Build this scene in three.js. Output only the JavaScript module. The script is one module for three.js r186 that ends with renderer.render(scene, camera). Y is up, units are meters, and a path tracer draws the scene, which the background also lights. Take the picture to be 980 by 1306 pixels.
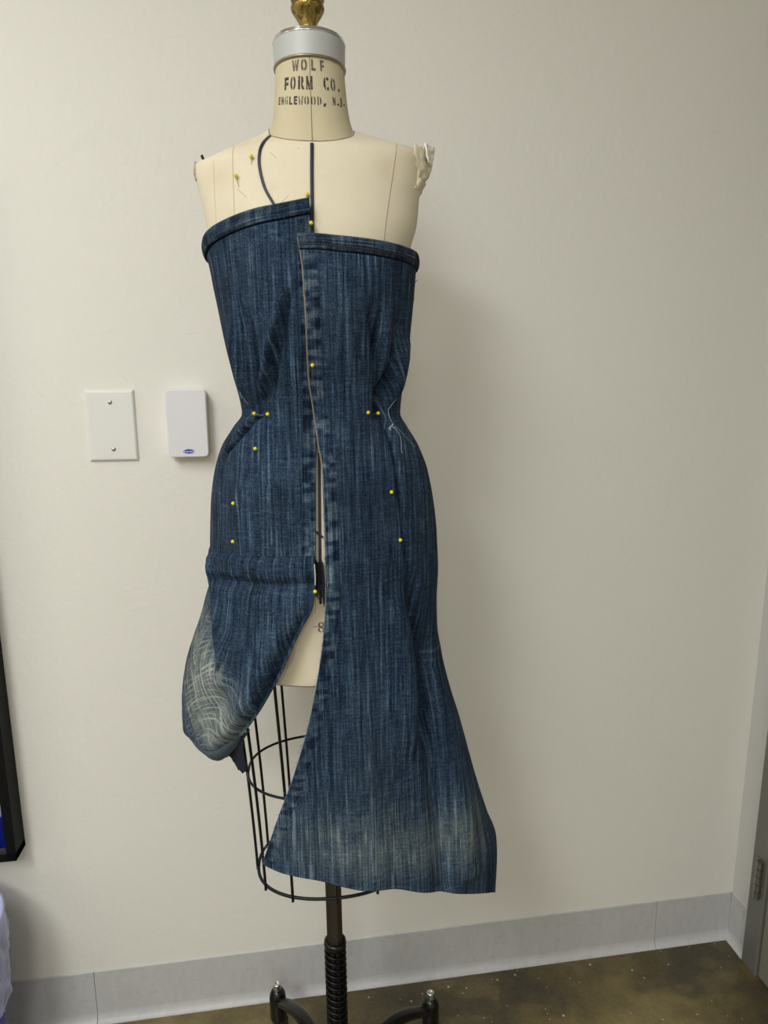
import * as THREE from 'three';
import { RoundedBoxGeometry } from 'three/addons/geometries/RoundedBoxGeometry.js';
import { mergeGeometries } from 'three/addons/utils/BufferGeometryUtils.js';
import { RectAreaLightUniformsLib } from 'three/addons/lights/RectAreaLightUniformsLib.js';

// ---------------------------------------------------------------- camera, exposure, lights
const scene = new THREE.Scene();
scene.background = new THREE.Color(0x000000);
const camera = new THREE.PerspectiveCamera(73.72, 980 / 1306, 0.05, 30);
camera.position.set(0, 1.4187, 1.3692);
camera.rotation.order = 'YXZ';
camera.rotation.set(-0.19636, -0.14944, -0.00458);
const renderer = new THREE.WebGLRenderer({ antialias: true });
renderer.toneMapping = THREE.LinearToneMapping;
renderer.toneMappingExposure = 1.1;
renderer.shadowMap.enabled = true;
RectAreaLightUniformsLib.init();
const CEIL = 2.75;
const LAMPS = [   // x, z, width (x), length (z), intensity, warm colour
  [-0.85, 1.4, 0.58, 0.58, 10.5, 0xfbfdfd],
  [-0.3, 3.3, 0.58, 0.58, 25, 0xfbfdfd],
  [-2.05, 0.9, 0.58, 0.58, 6, 0xfbfdfd],
  [-1.1, 2.4, 0.58, 1.15, 18, 0xfbfdfd],
];

// ---------------------------------------------------------------- helpers
const used = {};
function numbered(name) {
  const n = used[name] = (used[name] ?? -1) + 1;
  return n ? name + '_' + String(n).padStart(3, '0') : name;
}
function shadows(o) { o.castShadow = o.receiveShadow = true; return o; }
function thing(name, label, category, group) {
  const o = new THREE.Group(); o.name = numbered(name); scene.add(o);
  o.userData = { label, category }; if (group) o.userData.group = group;
  return o;
}
function structure(name) { const o = new THREE.Group(); o.name = name; o.userData.kind = 'structure'; scene.add(o); return o; }
function part(name, geo, mat, parent, label) {
  const m = shadows(new THREE.Mesh(geo, mat));
  const sib = parent.children.filter((c) => c.name === name || c.name.startsWith(name + '_0')).length;
  m.name = sib ? name + '_' + String(sib).padStart(3, '0') : name;
  if (label) m.userData.label = label;
  parent.add(m); return m;
}
const clamp = (x, a = 0, b = 1) => Math.min(b, Math.max(a, x));
const sstep = (a, b, x) => { const t = clamp((x - a) / (b - a)); return t * t * (3 - 2 * t); };
const lerp = (a, b, t) => a + (b - a) * t;
function curve(tab) {               // monotone cubic through (x, value) pairs
  const t = tab.map((p) => [...p]).sort((a, b) => a[0] - b[0]), n = t.length;
  const d = [], m = [];
  for (let i = 0; i < n - 1; i++) d.push((t[i + 1][1] - t[i][1]) / (t[i + 1][0] - t[i][0]));
  m[0] = d[0]; m[n - 1] = d[n - 2];
  for (let i = 1; i < n - 1; i++) m[i] = d[i - 1] * d[i] <= 0 ? 0 : 2 * d[i - 1] * d[i] / (d[i - 1] + d[i]);
  return (x) => {
    x = clamp(x, t[0][0], t[n - 1][0]);
    let i = 0; while (i < n - 2 && x > t[i + 1][0]) i++;
    const h = t[i + 1][0] - t[i][0], s = (x - t[i][0]) / h, s2 = s * s, s3 = s2 * s;
    return (2 * s3 - 3 * s2 + 1) * t[i][1] + (s3 - 2 * s2 + s) * h * m[i] + (3 * s2 - 2 * s3) * t[i + 1][1] + (s3 - s2) * h * m[i + 1];
  };
}
function hash(x, y, k) {
  let h = Math.imul(x, 374761393) ^ Math.imul(y, 668265263) ^ Math.imul(k, 2147483647 - 61);
  h = Math.imul(h ^ (h >>> 13), 1274126177); h ^= h >>> 16;
  return (h >>> 0) / 4294967296;
}
function noise(x, y, k = 0) {
  const xi = Math.floor(x), yi = Math.floor(y); let fx = x - xi, fy = y - yi;
  fx = fx * fx * (3 - 2 * fx); fy = fy * fy * (3 - 2 * fy);
  const a = hash(xi, yi, k), b = hash(xi + 1, yi, k), c = hash(xi, yi + 1, k), d = hash(xi + 1, yi + 1, k);
  return a + (b - a) * fx + (c - a) * fy + (a - b - c + d) * fx * fy;
}
const fbm = (x, y, k = 0) => noise(x, y, k) * .5 + noise(x * 2.1, y * 2.1, k + 1) * .27 + noise(x * 4.3, y * 4.3, k + 2) * .15 + noise(x * 8.7, y * 8.7, k + 3) * .08;
let seed = 7; const rnd = () => { seed = (Math.imul(seed, 1664525) + 1013904223) >>> 0; return seed / 4294967296; };

// textures computed texel by texel: f(u, v) -> [r, g, b (sRGB 0..255), height 0..1]
function bake(w, h, f, wrap = false) {
  const c = new Uint8Array(w * h * 4), b = new Uint8Array(w * h * 4);
  for (let j = 0; j < h; j++) for (let i = 0; i < w; i++) {
    const o = f((i + .5) / w, (j + .5) / h), k = (j * w + i) * 4;
    c[k] = clamp(o[0], 0, 255); c[k + 1] = clamp(o[1], 0, 255); c[k + 2] = clamp(o[2], 0, 255); c[k + 3] = 255;
    b[k] = b[k + 1] = b[k + 2] = clamp(o[3] ?? .5) * 255; b[k + 3] = 255;
  }
  return [c, b].map((data, i) => {
    const t = new THREE.DataTexture(data, w, h, THREE.RGBAFormat);
    t.magFilter = THREE.LinearFilter; t.minFilter = THREE.LinearMipmapLinearFilter; t.generateMipmaps = true;
    t.wrapS = t.wrapT = wrap ? THREE.RepeatWrapping : THREE.MirroredRepeatWrapping;
    if (!i) t.colorSpace = THREE.SRGBColorSpace;
    t.needsUpdate = true; return t;
  });
}
const std = (o) => new THREE.MeshStandardMaterial(o);
const phys = (o) => new THREE.MeshPhysicalMaterial(o);

// a cloth or shell: P(s, t) -> [x, y, z, u, v]; thickness goes to the inside (away from the normal)
function sheet(P, ns, nt, thick) {
  const N = (ns + 1) * (nt + 1), pos = new Float32Array(N * 6), uv = new Float32Array(N * 4);
  const id = (i, j) => j * (ns + 1) + i;
  for (let j = 0; j <= nt; j++) for (let i = 0; i <= ns; i++) {
    const p = P(i / ns, j / nt), k = id(i, j);
    pos.set([p[0], p[1], p[2]], k * 3); uv.set([p[3] ?? i / ns, p[4] ?? j / nt], k * 2); uv.set([p[3] ?? i / ns, p[4] ?? j / nt], (N + k) * 2);
  }
  const g = (k) => [pos[k * 3], pos[k * 3 + 1], pos[k * 3 + 2]];
  for (let j = 0; j <= nt; j++) for (let i = 0; i <= ns; i++) {
    const a = g(id(Math.max(i - 1, 0), j)), b = g(id(Math.min(i + 1, ns), j)), c = g(id(i, Math.max(j - 1, 0))), d = g(id(i, Math.min(j + 1, nt)));
    const e = [b[0] - a[0], b[1] - a[1], b[2] - a[2]], f = [d[0] - c[0], d[1] - c[1], d[2] - c[2]];
    let n = [e[1] * f[2] - e[2] * f[1], e[2] * f[0] - e[0] * f[2], e[0] * f[1] - e[1] * f[0]];
    const l = Math.hypot(...n) || 1, k = id(i, j), p = g(k);
    pos.set([p[0] - n[0] / l * thick, p[1] - n[1] / l * thick, p[2] - n[2] / l * thick], (N + k) * 3);
  }
  const idx = [];
  const quad = (a, b, c, d) => idx.push(a, b, c, a, c, d);
  for (let j = 0; j < nt; j++) for (let i = 0; i < ns; i++) {
    quad(id(i, j), id(i + 1, j), id(i + 1, j + 1), id(i, j + 1));
    quad(N + id(i, j + 1), N + id(i + 1, j + 1), N + id(i + 1, j), N + id(i, j));
  }
  for (let i = 0; i < ns; i++) {
    quad(id(i, 0), N + id(i, 0), N + id(i + 1, 0), id(i + 1, 0));
    quad(id(i + 1, nt), N + id(i + 1, nt), N + id(i, nt), id(i, nt));
  }
  for (let j = 0; j < nt; j++) {
    quad(id(0, j + 1), N + id(0, j + 1), N + id(0, j), id(0, j));
    quad(id(ns, j), N + id(ns, j), N + id(ns, j + 1), id(ns, j + 1));
  }
  const geo = new THREE.BufferGeometry();
  geo.setAttribute('position', new THREE.BufferAttribute(pos, 3)); geo.setAttribute('uv', new THREE.BufferAttribute(uv, 2));
  geo.setIndex(idx); geo.computeVertexNormals(); return geo;
}
const V = (x, y, z) => new THREE.Vector3(x, y, z);
function tube(pts, r, seg = 40, rad = 8, closed = false) {
  return new THREE.TubeGeometry(new THREE.CatmullRomCurve3(pts.map((p) => V(...p)), closed), seg, r, rad, closed);
}
function lathe(profile, seg = 48) { return new THREE.LatheGeometry(profile.map((p) => new THREE.Vector2(p[0], p[1])), seg); }
function box(w, h, d, x, y, z) { return new THREE.BoxGeometry(w, h, d).translate(x, y, z); }
function rbox(w, h, d, r, x, y, z, s = 3) { return new RoundedBoxGeometry(w, h, d, s, r).translate(x, y, z); }

// ---------------------------------------------------------------- the room
const XR = 1.0998, XL = -2.4, ZB = 4.2;
const [wallC, wallB] = bake(512, 512, (u, v) => {
  const n = noise(u * 128, v * 128, 3), m = noise(u * 64, v * 64, 8);
  return [226, 223, 214, .35 * n + .65 * m];
}, true);
wallC.repeat.set(2, 2); wallB.repeat.set(2, 2);
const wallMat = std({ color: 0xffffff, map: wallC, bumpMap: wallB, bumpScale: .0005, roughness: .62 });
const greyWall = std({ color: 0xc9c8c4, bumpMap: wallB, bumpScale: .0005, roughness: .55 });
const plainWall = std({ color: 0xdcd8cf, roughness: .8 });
function planeUV(geo) {            // metres on the face's own plane
  const p = geo.attributes.position, n = geo.attributes.normal, uv = geo.attributes.uv;
  for (let i = 0; i < p.count; i++) {
    const a = Math.abs(n.getX(i)), b = Math.abs(n.getY(i));
    if (a > .7) uv.setXY(i, p.getZ(i), p.getY(i)); else if (b > .7) uv.setXY(i, p.getX(i), p.getZ(i)); else uv.setXY(i, p.getX(i), p.getY(i));
  }
  return geo;
}
const single = (name, geo, mat) => { const m = shadows(new THREE.Mesh(geo, mat)); m.name = name; m.userData.kind = 'structure'; scene.add(m); return m; };
const cx = (XL + XR) / 2, wx = XR - XL;
single('wall_back', planeUV(box(wx + .24, CEIL + .2, .12, cx, CEIL / 2, -.06)), wallMat);
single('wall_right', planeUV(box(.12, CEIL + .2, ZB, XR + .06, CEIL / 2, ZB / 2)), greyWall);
single('wall_left', planeUV(box(.12, CEIL + .2, ZB, XL - .06, CEIL / 2, ZB / 2)), plainWall);
single('wall_front', planeUV(box(wx + .24, CEIL + .2, .12, cx, CEIL / 2, ZB + .06)), plainWall);
single('ceiling', box(wx + .24, .12, ZB + .24, cx, CEIL + .06, ZB / 2), std({ color: 0xdedad2, roughness: .9 }));
// stained and sealed concrete
const [floorC, floorB] = bake(1024, 1024, (u, v) => {
  const x = u * 2.4, y = v * 2.4;
  const a = fbm(x * 3.2 + 2 * fbm(x * 2, y * 2, 40), y * 3.2, 11), b = fbm(x * 22, y * 22, 17), c = noise(x * 240, y * 240, 23);
  const t = clamp((a - .5) * 3 + (b - .5) * .9 + .5);
  const d = sstep(.52, .60, fbm(x * 3 + 5, y * 4.5 + 9, 31) + .10 * (b - .5)) * (.55 + .45 * sstep(.35, .6, fbm(x * 18, y * 30, 37)));
  let r = lerp(84, 128, t), g = lerp(74, 114, t), bl = lerp(44, 72, t);
  r = lerp(r, 62, d * .8); g = lerp(g, 56, d * .8); bl = lerp(bl, 42, d * .8);
  const k = (c - .5) * 14; r += k; g += k; bl += k;
  for (const [s, th, q] of [[42, .965, 1], [75, .975, 2]]) {        // paint specks
    const X = x * s, Y = y * s, xi = Math.floor(X), yi = Math.floor(Y);
    if (hash(xi, yi, 90 + q) > th) {
      const dx = X - xi - .3 - .4 * hash(xi, yi, 91), dy = Y - yi - .3 - .4 * hash(xi, yi, 92), rr = .05 + .1 * hash(xi, yi, 93);
      if (dx * dx + dy * dy < rr * rr) { r = 205; g = 198; bl = 176; }
    }
  }
  return [r, g, bl, .5 * b + .3 * a];
}, true);
const floorMat = phys({ map: floorC, bumpMap: floorB, bumpScale: .002, roughness: .42, clearcoat: .25, clearcoatRoughness: .22 });
const floorGeo = planeUV(box(wx + .24, .12, ZB + .24, cx, -.06, ZB / 2));
{ const uv = floorGeo.attributes.uv; for (let i = 0; i < uv.count; i++) uv.setXY(i, uv.getX(i) / 2.4, uv.getY(i) / 2.4); }
single('floor', floorGeo, floorMat);

// vinyl cove base in separate lengths
const [vinC, vinB] = bake(512, 128, (u, v) => {
  const s = fbm(u * 60, v * 6, 51), q = noise(u * 400, v * 90, 55), m = sstep(.86, .9, noise(u * 40, v * 40, 58)) * .12;
  const k = 188 + (s - .5) * 12 + (q - .5) * 5 - m * 60;
  return [k, k - 1, k - 2, s * .5 + q * .2];
}, true);
const vinyl = std({ map: vinC, bumpMap: vinB, bumpScale: .0004, roughness: .46 });
const BH = .128;
function coveStrip(len) {          // runs along +x from 0, faces +z
  const s = new THREE.Shape();
  s.moveTo(0, 0); s.lineTo(.017, 0); s.lineTo(.0172, .0016); s.quadraticCurveTo(.0062, .004, .0042, .022); s.lineTo(.0032, BH - .002); s.quadraticCurveTo(.003, BH, .0015, BH); s.lineTo(0, BH);
  const g = new THREE.ExtrudeGeometry(s, { depth: len, bevelEnabled: false, curveSegments: 8 });
  g.rotateY(Math.PI / 2); g.scale(1, 1, -1);           // depth -> +x, profile x -> +z
  const p = g.attributes.position;
  for (let i = 0; i < p.count; i++) p.setZ(i, p.getZ(i));
  const idx = []; for (let i = 0; i < p.count; i += 3) idx.push(i, i + 2, i + 1);
  g.setIndex(idx); g.computeVertexNormals();
  const uv = g.attributes.uv; for (let i = 0; i < p.count; i++) uv.setXY(i, p.getX(i) / .6, p.getY(i) / .15);
  return g;
}
const bb = structure('baseboard_back');
for (const [a, b] of [[XL, -.4494], [-.4494, .8922], [.8922, XR - .004]]) {
  const m = part('baseboard_strip', coveStrip(b - a - .0012), vinyl, bb); m.position.set(a + .0006, 0, 0);
}
const br = structure('baseboard_right');
{ const m = part('baseboard_strip', coveStrip(.0735), vinyl, br); m.rotation.y = -Math.PI / 2; m.position.set(XR, 0, .003); }
// steel door frame on the right wall with its hinge
const door = structure('door_1');
const frameMat = std({ color: 0x6f6f68, roughness: .45, metalness: .15 });
const doorLeafMat = std({ color: 0x7a776c, roughness: .5 });
part('door_frame', mergeGeometries([rbox(.02, 2.1, .05, .003, XR - .008, 1.05, .102), rbox(.02, 2.1, .05, .003, XR - .008, 1.05, 1.05), rbox(.02, .05, .998, .003, XR - .008, 2.125, .576)]), frameMat, door);
part('door_leaf', rbox(.014, 2.085, .894, .003, XR - .005, 1.047, .576), doorLeafMat, door);
{
  const hm = std({ color: 0x8d8b86, roughness: .3, metalness: .9 });
  for (const y of [.255, 1.05, 1.85]) {
    const gs = [];
    for (let k = 0; k < 5; k++) gs.push(new THREE.CylinderGeometry(.0075, .0075, .0185, 20).translate(XR - .026, y - .04 + k * .02, .112));
    gs.push(box(.004, .1, .02, XR - .0195, y, .104));
    part('hinge', mergeGeometries(gs), hm, door);
  }
}

// ceiling panels that light the room
for (const [x, z, w, l, I, c] of LAMPS) {
  const t = thing('ceiling_light', ['square white ceiling light panel close to the dress form', 'square white ceiling light panel behind the camera', 'square white ceiling light panel above the mirror corner', 'long rectangular white ceiling light panel'][LAMPS.findIndex((q) => q[0] === x)], 'ceiling light');
  t.position.set(x, CEIL, z);
  const fr = .02;
  part('frame', mergeGeometries([box(w + 2 * fr, .025, fr, 0, -.0125, l / 2 + fr / 2), box(w + 2 * fr, .025, fr, 0, -.0125, -l / 2 - fr / 2), box(fr, .025, l, w / 2 + fr / 2, -.0125, 0), box(fr, .025, l, -w / 2 - fr / 2, -.0125, 0)]), std({ color: 0xe6e4de, roughness: .5 }), t);
  part('diffuser', box(w, .006, l, 0, -.006, 0), std({ color: 0xffffff, roughness: .6, emissive: c, emissiveIntensity: 2 }), t);
  const L = new THREE.RectAreaLight(c, I, w, l); L.position.set(x, CEIL - .03, z); L.lookAt(x, 0, z); L.name = numbered('panel_glow'); scene.add(L);
}

// ---------------------------------------------------------------- dress form: local frame (X right, Y up, Z to the camera)
const FORM = new THREE.Group();                                     // only used as a transform
FORM.position.set(.06843, 0, .34066); FORM.rotation.order = 'YXZ'; FORM.rotation.set(0, -.05478, .0085);
FORM.updateMatrixWorld(true);
const toWorld = (x, y, z) => V(x, y, z).applyMatrix4(FORM.matrixWorld);
function place(o, x = 0, y = 0, z = 0) { o.position.copy(toWorld(x, y, z)); o.rotation.copy(FORM.rotation); return o; }

const aL = curve([[1.66, .15], [1.611, .15], [1.56, .143], [1.509, .135], [1.465, .128], [1.42, .119], [1.386, .112], [1.367, .11], [1.347, .123], [1.318, .142], [1.283, .154], [1.236, .162], [1.163, .168], [1.088, .173], [.95, .17], [.5, .165]]);
const aR = curve([[1.66, .146], [1.592, .143], [1.551, .14], [1.485, .133], [1.429, .125], [1.394, .12], [1.363, .117], [1.342, .128], [1.312, .145], [1.275, .159], [1.226, .168], [1.176, .173], [1.125, .175], [1.073, .173], [1.02, .174], [.98, .178], [.945, .185], [.867, .209], [.765, .237], [.681, .263], [.642, .277], [.603, .279], [.5, .277]]);
const bG = curve([[1.7, .078], [1.65, .09], [1.60, .106], [1.54, .124], [1.50, .124], [1.45, .112], [1.40, .098], [1.365, .093], [1.32, .1], [1.25, .116], [1.16, .125], [1.05, .125], [.95, .127], [.8, .132], [.65, .145], [.5, .15]]);
const bBack = curve([[1.7, .085], [1.6, .09], [1.5, .085], [1.365, .075], [1.25, .105], [1.1, .125], [.95, .12], [.5, .14]]);

const linenTex = (() => {
  const W = 1024, H = 2048, c = document.createElement('canvas'); c.width = W; c.height = H; const g = c.getContext('2d');
  g.fillStyle = 'rgb(220,209,184)'; g.fillRect(0, 0, W, H);
  const X = (x) => (x + .2) / .4 * W, Y = (y) => (1.78 - y) / .82 * H;
  for (let i = 0; i < 1500; i++) {                                  // weave flecks and old marks
    g.fillStyle = `rgba(${120 + rnd() * 60},${105 + rnd() * 50},${75 + rnd() * 40},${.02 + .05 * rnd()})`;
    const w = 1 + rnd() * 5; g.fillRect(rnd() * W, rnd() * H, w, 1 + rnd() * 4);
  }
  for (let i = 0; i < 26; i++) {
    const x = rnd() * W, y = rnd() * H, r = 20 + rnd() * 70, q = g.createRadialGradient(x, y, 0, x, y, r), a = .05 + .07 * rnd();
    q.addColorStop(0, `rgba(150,120,70,${a})`); q.addColorStop(1, 'rgba(150,120,70,0)'); g.fillStyle = q; g.fillRect(x - r, y - r, 2 * r, 2 * r);
  }
  for (let i = 0; i < 60; i++) { g.fillStyle = `rgba(80,60,50,${.15 + .3 * rnd()})`; g.beginPath(); g.arc(rnd() * W, rnd() * H, .8 + rnd(), 0, 7); g.fill(); }
  g.strokeStyle = 'rgba(120,80,60,.35)'; g.lineWidth = 2;           // short scratches
  for (const [x, y, l] of [[-.052, 1.704, .008], [-.096, 1.66, .012], [-.03, 1.648, -.014]]) { g.beginPath(); g.moveTo(X(x), Y(y)); g.lineTo(X(x + l), Y(y - Math.abs(l))); g.stroke(); }
  g.fillStyle = 'rgba(70,60,52,.75)'; g.font = 'bold 50px serif'; g.textAlign = 'center'; g.fillText('8', X(-.0055), Y(1.0655));
  g.fillRect(X(-.0165), Y(1.0745), 30, 2.5);
  g.fillStyle = 'rgba(110,80,50,.13)'; g.beginPath(); g.ellipse(X(-.06), Y(1.03), 40, 60, .4, 0, 7); g.fill();
  const t = new THREE.CanvasTexture(c); t.colorSpace = THREE.SRGBColorSpace; return t;
})();
const [, clothB] = bake(256, 256, (u, v) => [0, 0, 0, .5 + .25 * Math.sin(u * 256 * .9) * .5 + .4 * (noise(u * 128, v * 128, 5) - .5) + .3 * Math.sin(v * 256 * .9) * .5], true);
clothB.repeat.set(6, 12);
const linen = std({ map: linenTex, bumpMap: clothB, bumpScale: .0004, roughness: .82 });
const black = std({ color: 0x15151b, roughness: .5 });
const tapeMat = std({ color: 0x1c1a2e, roughness: .55 });
const wireMat = std({ color: 0x1a1a1c, roughness: .38, metalness: .5 });
const ironMat = std({ color: 0x0c0c0c, roughness: .26, metalness: .2 });
const chrome = std({ color: 0xd0d0d0, roughness: .16, metalness: 1 });

const form = thing('dress_form', 'cream linen dressmaker form with brass finial, wire cage and black cast iron base', 'dress form');
place(form);

// torso rings
const bodyL = curve([[1.755, .05], [1.752, .055], [1.743, .07], [1.728, .102], [1.709, .144], [1.702, .158], [1.691, .158], [1.676, .1555], [1.653, .151], [1.63, .147], [1.6, .142], [1.56, .132], [1.509, .122], [1.465, .104], [1.42, .088], [1.367, .074], [1.318, .112], [1.283, .139], [1.236, .148], [1.163, .155], [1.088, .158], [.985, .153]]);
const bodyR = curve([[1.755, .05], [1.752, .056], [1.748, .076], [1.737, .112], [1.727, .147], [1.715, .157], [1.689, .156], [1.671, .153], [1.627, .148], [1.597, .139], [1.551, .131], [1.485, .112], [1.429, .094], [1.363, .076], [1.312, .116], [1.275, .145], [1.226, .150], [1.125, .140], [1.02, .125], [.985, .121]]);
const bodyB = curve([[1.755, .008], [1.743, .020], [1.736, .032], [1.726, .0495], [1.718, .060], [1.709, .0655], [1.69, .072], [1.65, .0815], [1.60, .096], [1.54, .108], [1.50, .103], [1.45, .080], [1.40, .064], [1.365, .060], [1.32, .082], [1.25, .106], [1.16, .116], [1.05, .1165], [.985, .1165]]);
const bodyBack = curve([[1.755, .045], [1.73, .065], [1.70, .078], [1.6, .085], [1.5, .078], [1.365, .066], [1.25, .095], [1.1, .115], [.985, .112]]);
const bodyZ = (X, Y) => { const a = X < 0 ? bodyL(Y) : bodyR(Y); return bodyB(Y) * Math.sqrt(Math.max(0, 1 - Math.min(1, (X / a) ** 2))); };
const ys = []; for (let i = 0; i <= 26; i++) ys.push(lerp(1.756, 1.69, i / 26)); for (let i = 1; i <= 90; i++) ys.push(lerp(1.69, .985, i / 90));
function torsoGeo() {
  const n = 120, pos = [], uv = [], idx = [];
  const row = (Y, k) => { for (let i = 0; i <= n; i++) {
    const f = -Math.PI + i / n * 2 * Math.PI, s = Math.sin(f), c = Math.cos(f);
    const x = (s < 0 ? bodyL(Y) : bodyR(Y)) * s * k, z = (c > 0 ? bodyB(Y) : bodyBack(Y)) * c * k;
    pos.push(x, Y, z); uv.push((x + .2) / .4, (Y - .96) / .82);
  } };
  row(1.757, .02); for (const Y of ys) row(Y, 1); row(.982, .985); row(.982, .02);
  const R = ys.length + 3;
  for (let j = 0; j < R - 1; j++) for (let i = 0; i < n; i++) { const a = j * (n + 1) + i, b = a + 1, c = a + n + 1, d = c + 1; idx.push(a, c, b, b, c, d); }
  const g = new THREE.BufferGeometry(); g.setAttribute('position', new THREE.Float32BufferAttribute(pos, 3)); g.setAttribute('uv', new THREE.Float32BufferAttribute(uv, 2));
  g.setIndex(idx); g.computeVertexNormals(); return g;
}
const torso = part('torso', torsoGeo(), linen, form, 'cream linen covered torso with stitched seams');
// neck with the stencilled maker's mark
const neckTex = (() => {
  const W = 2048, H = 512, c = document.createElement('canvas'); c.width = W; c.height = H; const g = c.getContext('2d');
  g.fillStyle = 'rgb(205,193,160)'; g.fillRect(0, 0, W, H);
  for (let i = 0; i < 2500; i++) { g.fillStyle = `rgba(${90 + rnd() * 60},${75 + rnd() * 50},${50 + rnd() * 40},${.02 + .06 * rnd()})`; g.fillRect(rnd() * W, rnd() * H, 1 + rnd() * 8, 1 + rnd() * 5); }
  const col = (deg) => W / 2 + deg / 360 * W;
  function line(text, degA, degB, vTop, vBot, alpha) {
    const t = document.createElement('canvas'); t.width = 700; t.height = 140; const q = t.getContext('2d');
    q.font = 'bold 118px sans-serif'; q.fillStyle = q.strokeStyle = 'rgb(50,40,36)'; q.lineWidth = 7; q.textBaseline = 'alphabetic';
    const cw = 700 / text.length;
    for (let i = 0; i < text.length; i++) {
      const m = q.measureText(text[i]).width, k = text[i] === '.' || text[i] === ',' ? 1 : Math.min(1.5, cw / Math.max(m, 1) * .80);
      q.save(); q.translate(i * cw + cw / 2, 118); q.scale(k, 1.2); q.textAlign = 'center'; q.fillText(text[i], 0, 0); q.strokeText(text[i], 0, 0); q.restore();
    }
    q.globalCompositeOperation = 'destination-out';                  // stencil bridges and worn ink
    for (let i = 0; i < text.length; i++) if ('ODOGCRBW8'.includes(text[i])) q.fillRect(i * cw + cw / 2 - 6, 0, 11, 140);
    for (let i = 0; i < 300; i++) { q.globalAlpha = .2 + .45 * rnd(); q.fillRect(rnd() * 700, rnd() * 140, 3 + rnd() * 16, 2 + rnd() * 7); }
    g.globalAlpha = alpha; g.drawImage(t, 0, 10, 700, 130, col(degA), vTop * H, col(degB) - col(degA), (vBot - vTop) * H); g.globalAlpha = 1;
  }
  line('WOLF', -30, 26, .07, .215, .72); line('FORM CO.', -46, 56, .25, .425, .92); line('ENGLEWOOD, N.J.', -60, 66, .47, .585, .9);
  g.fillStyle = 'rgba(70,50,40,.5)';
  const t = new THREE.CanvasTexture(c); t.colorSpace = THREE.SRGBColorSpace; return t;
})();
const neckMat = std({ map: neckTex, bumpMap: clothB, bumpScale: .0002, roughness: .75 });
{
  const n = 96, m = 44, pos = [], uv = [], idx = [];
  const rad = curve([[0, .0462], [.3, .0478], [.6, .0500], [.8, .0525], [.93, .0555], [1, .058]]);
  const boxy = (f, t) => { const k = lerp(1, .85, t), q = Math.sin(f), c = Math.cos(f); return [Math.sign(q) * Math.abs(q) ** k, Math.sign(c) * Math.abs(c) ** k]; };
  const foot = (f) => {                                             // height at which the neck meets the torso
    const [q, c] = boxy(f, 1), x = .003 + .058 * q, z = .058 * c;
    if (z < -.004) return 1.744 + .012 * Math.abs(c);
    for (let Y = 1.752; Y > 1.70; Y -= .0003) { const a = x < 0 ? bodyL(Y) : bodyR(Y); if ((x / a) ** 2 + (z / bodyB(Y)) ** 2 < 1) return Y; }
    return 1.718;
  };
  for (let j = 0; j <= m; j++) for (let i = 0; i <= n; i++) {
    const t = j / m, f = -Math.PI + i / n * 2 * Math.PI, r = rad(t), [q, c] = boxy(f, t), Y = lerp(1.829, foot(f) - .002, t);
    pos.push(.003 + r * q, Y, r * c); uv.push(i / n, 1 - t);
  }
  for (let j = 0; j < m; j++) for (let i = 0; i < n; i++) { const a = j * (n + 1) + i, b = a + 1, c = a + n + 1, d = c + 1; idx.push(a, c, b, b, c, d); }
  const g = new THREE.BufferGeometry(); g.setAttribute('position', new THREE.Float32BufferAttribute(pos, 3)); g.setAttribute('uv', new THREE.Float32BufferAttribute(uv, 2));
  g.setIndex(idx); g.computeVertexNormals();
  const neck = part('neck', g, neckMat, form, 'neck with faded stencilled lettering');
  const seamMat = std({ color: 0x6e5a48, roughness: .9 });
  const ring = []; for (let i = 0; i <= 60; i++) { const f = -Math.PI / 2 - .3 + i / 60 * (Math.PI + .6), [q, c] = boxy(f, 1); ring.push([.003 + .0582 * q, foot(f), .0582 * c]); }
  part('seam', tube(ring, .0007, 120, 6), seamMat, neck);
  const cs = []; for (let k = 0; k <= 12; k++) { const t = k / 12, Y = lerp(1.827, foot(0), t); cs.push([.003, Y, rad(t) + .0001]); }
  part('seam', tube(cs, .0005, 40, 6), std({ color: 0x8a7660, roughness: .9 }), neck);
  const line = (pts, r) => tube(pts.map(([x, y]) => [x, y, bodyZ(x, y) + .0001]), r, 40, 6);
  const interp = (tab, n2) => { const f = curve(tab.map(([x, y]) => [y, x])); const o = []; for (let i = 0; i <= n2; i++) { const y = lerp(tab[0][1], tab[tab.length - 1][1], i / n2); o.push([f(y), y]); } return o; };
  part('seam', line(interp([[-.1005, 1.7273], [-.1012, 1.672], [-.1016, 1.60]], 16), .00035), std({ color: 0xb09c80, roughness: .9 }), torso);
  part('seam', line(interp([[-.127, 1.70], [-.128, 1.65], [-.128, 1.59]], 16), .0003), std({ color: 0xc4b498, roughness: .9 }), torso);
  part('seam', line(interp([[.1181, 1.731], [.1082, 1.6762], [.0985, 1.6232], [.091, 1.57]], 16), .00045), std({ color: 0x9a7c62, roughness: .9 }), torso);
  part('seam', line(interp([[.003, 1.717], [0, 1.6], [-.001, 1.56]], 16), .0006), seamMat, torso);
}
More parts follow.
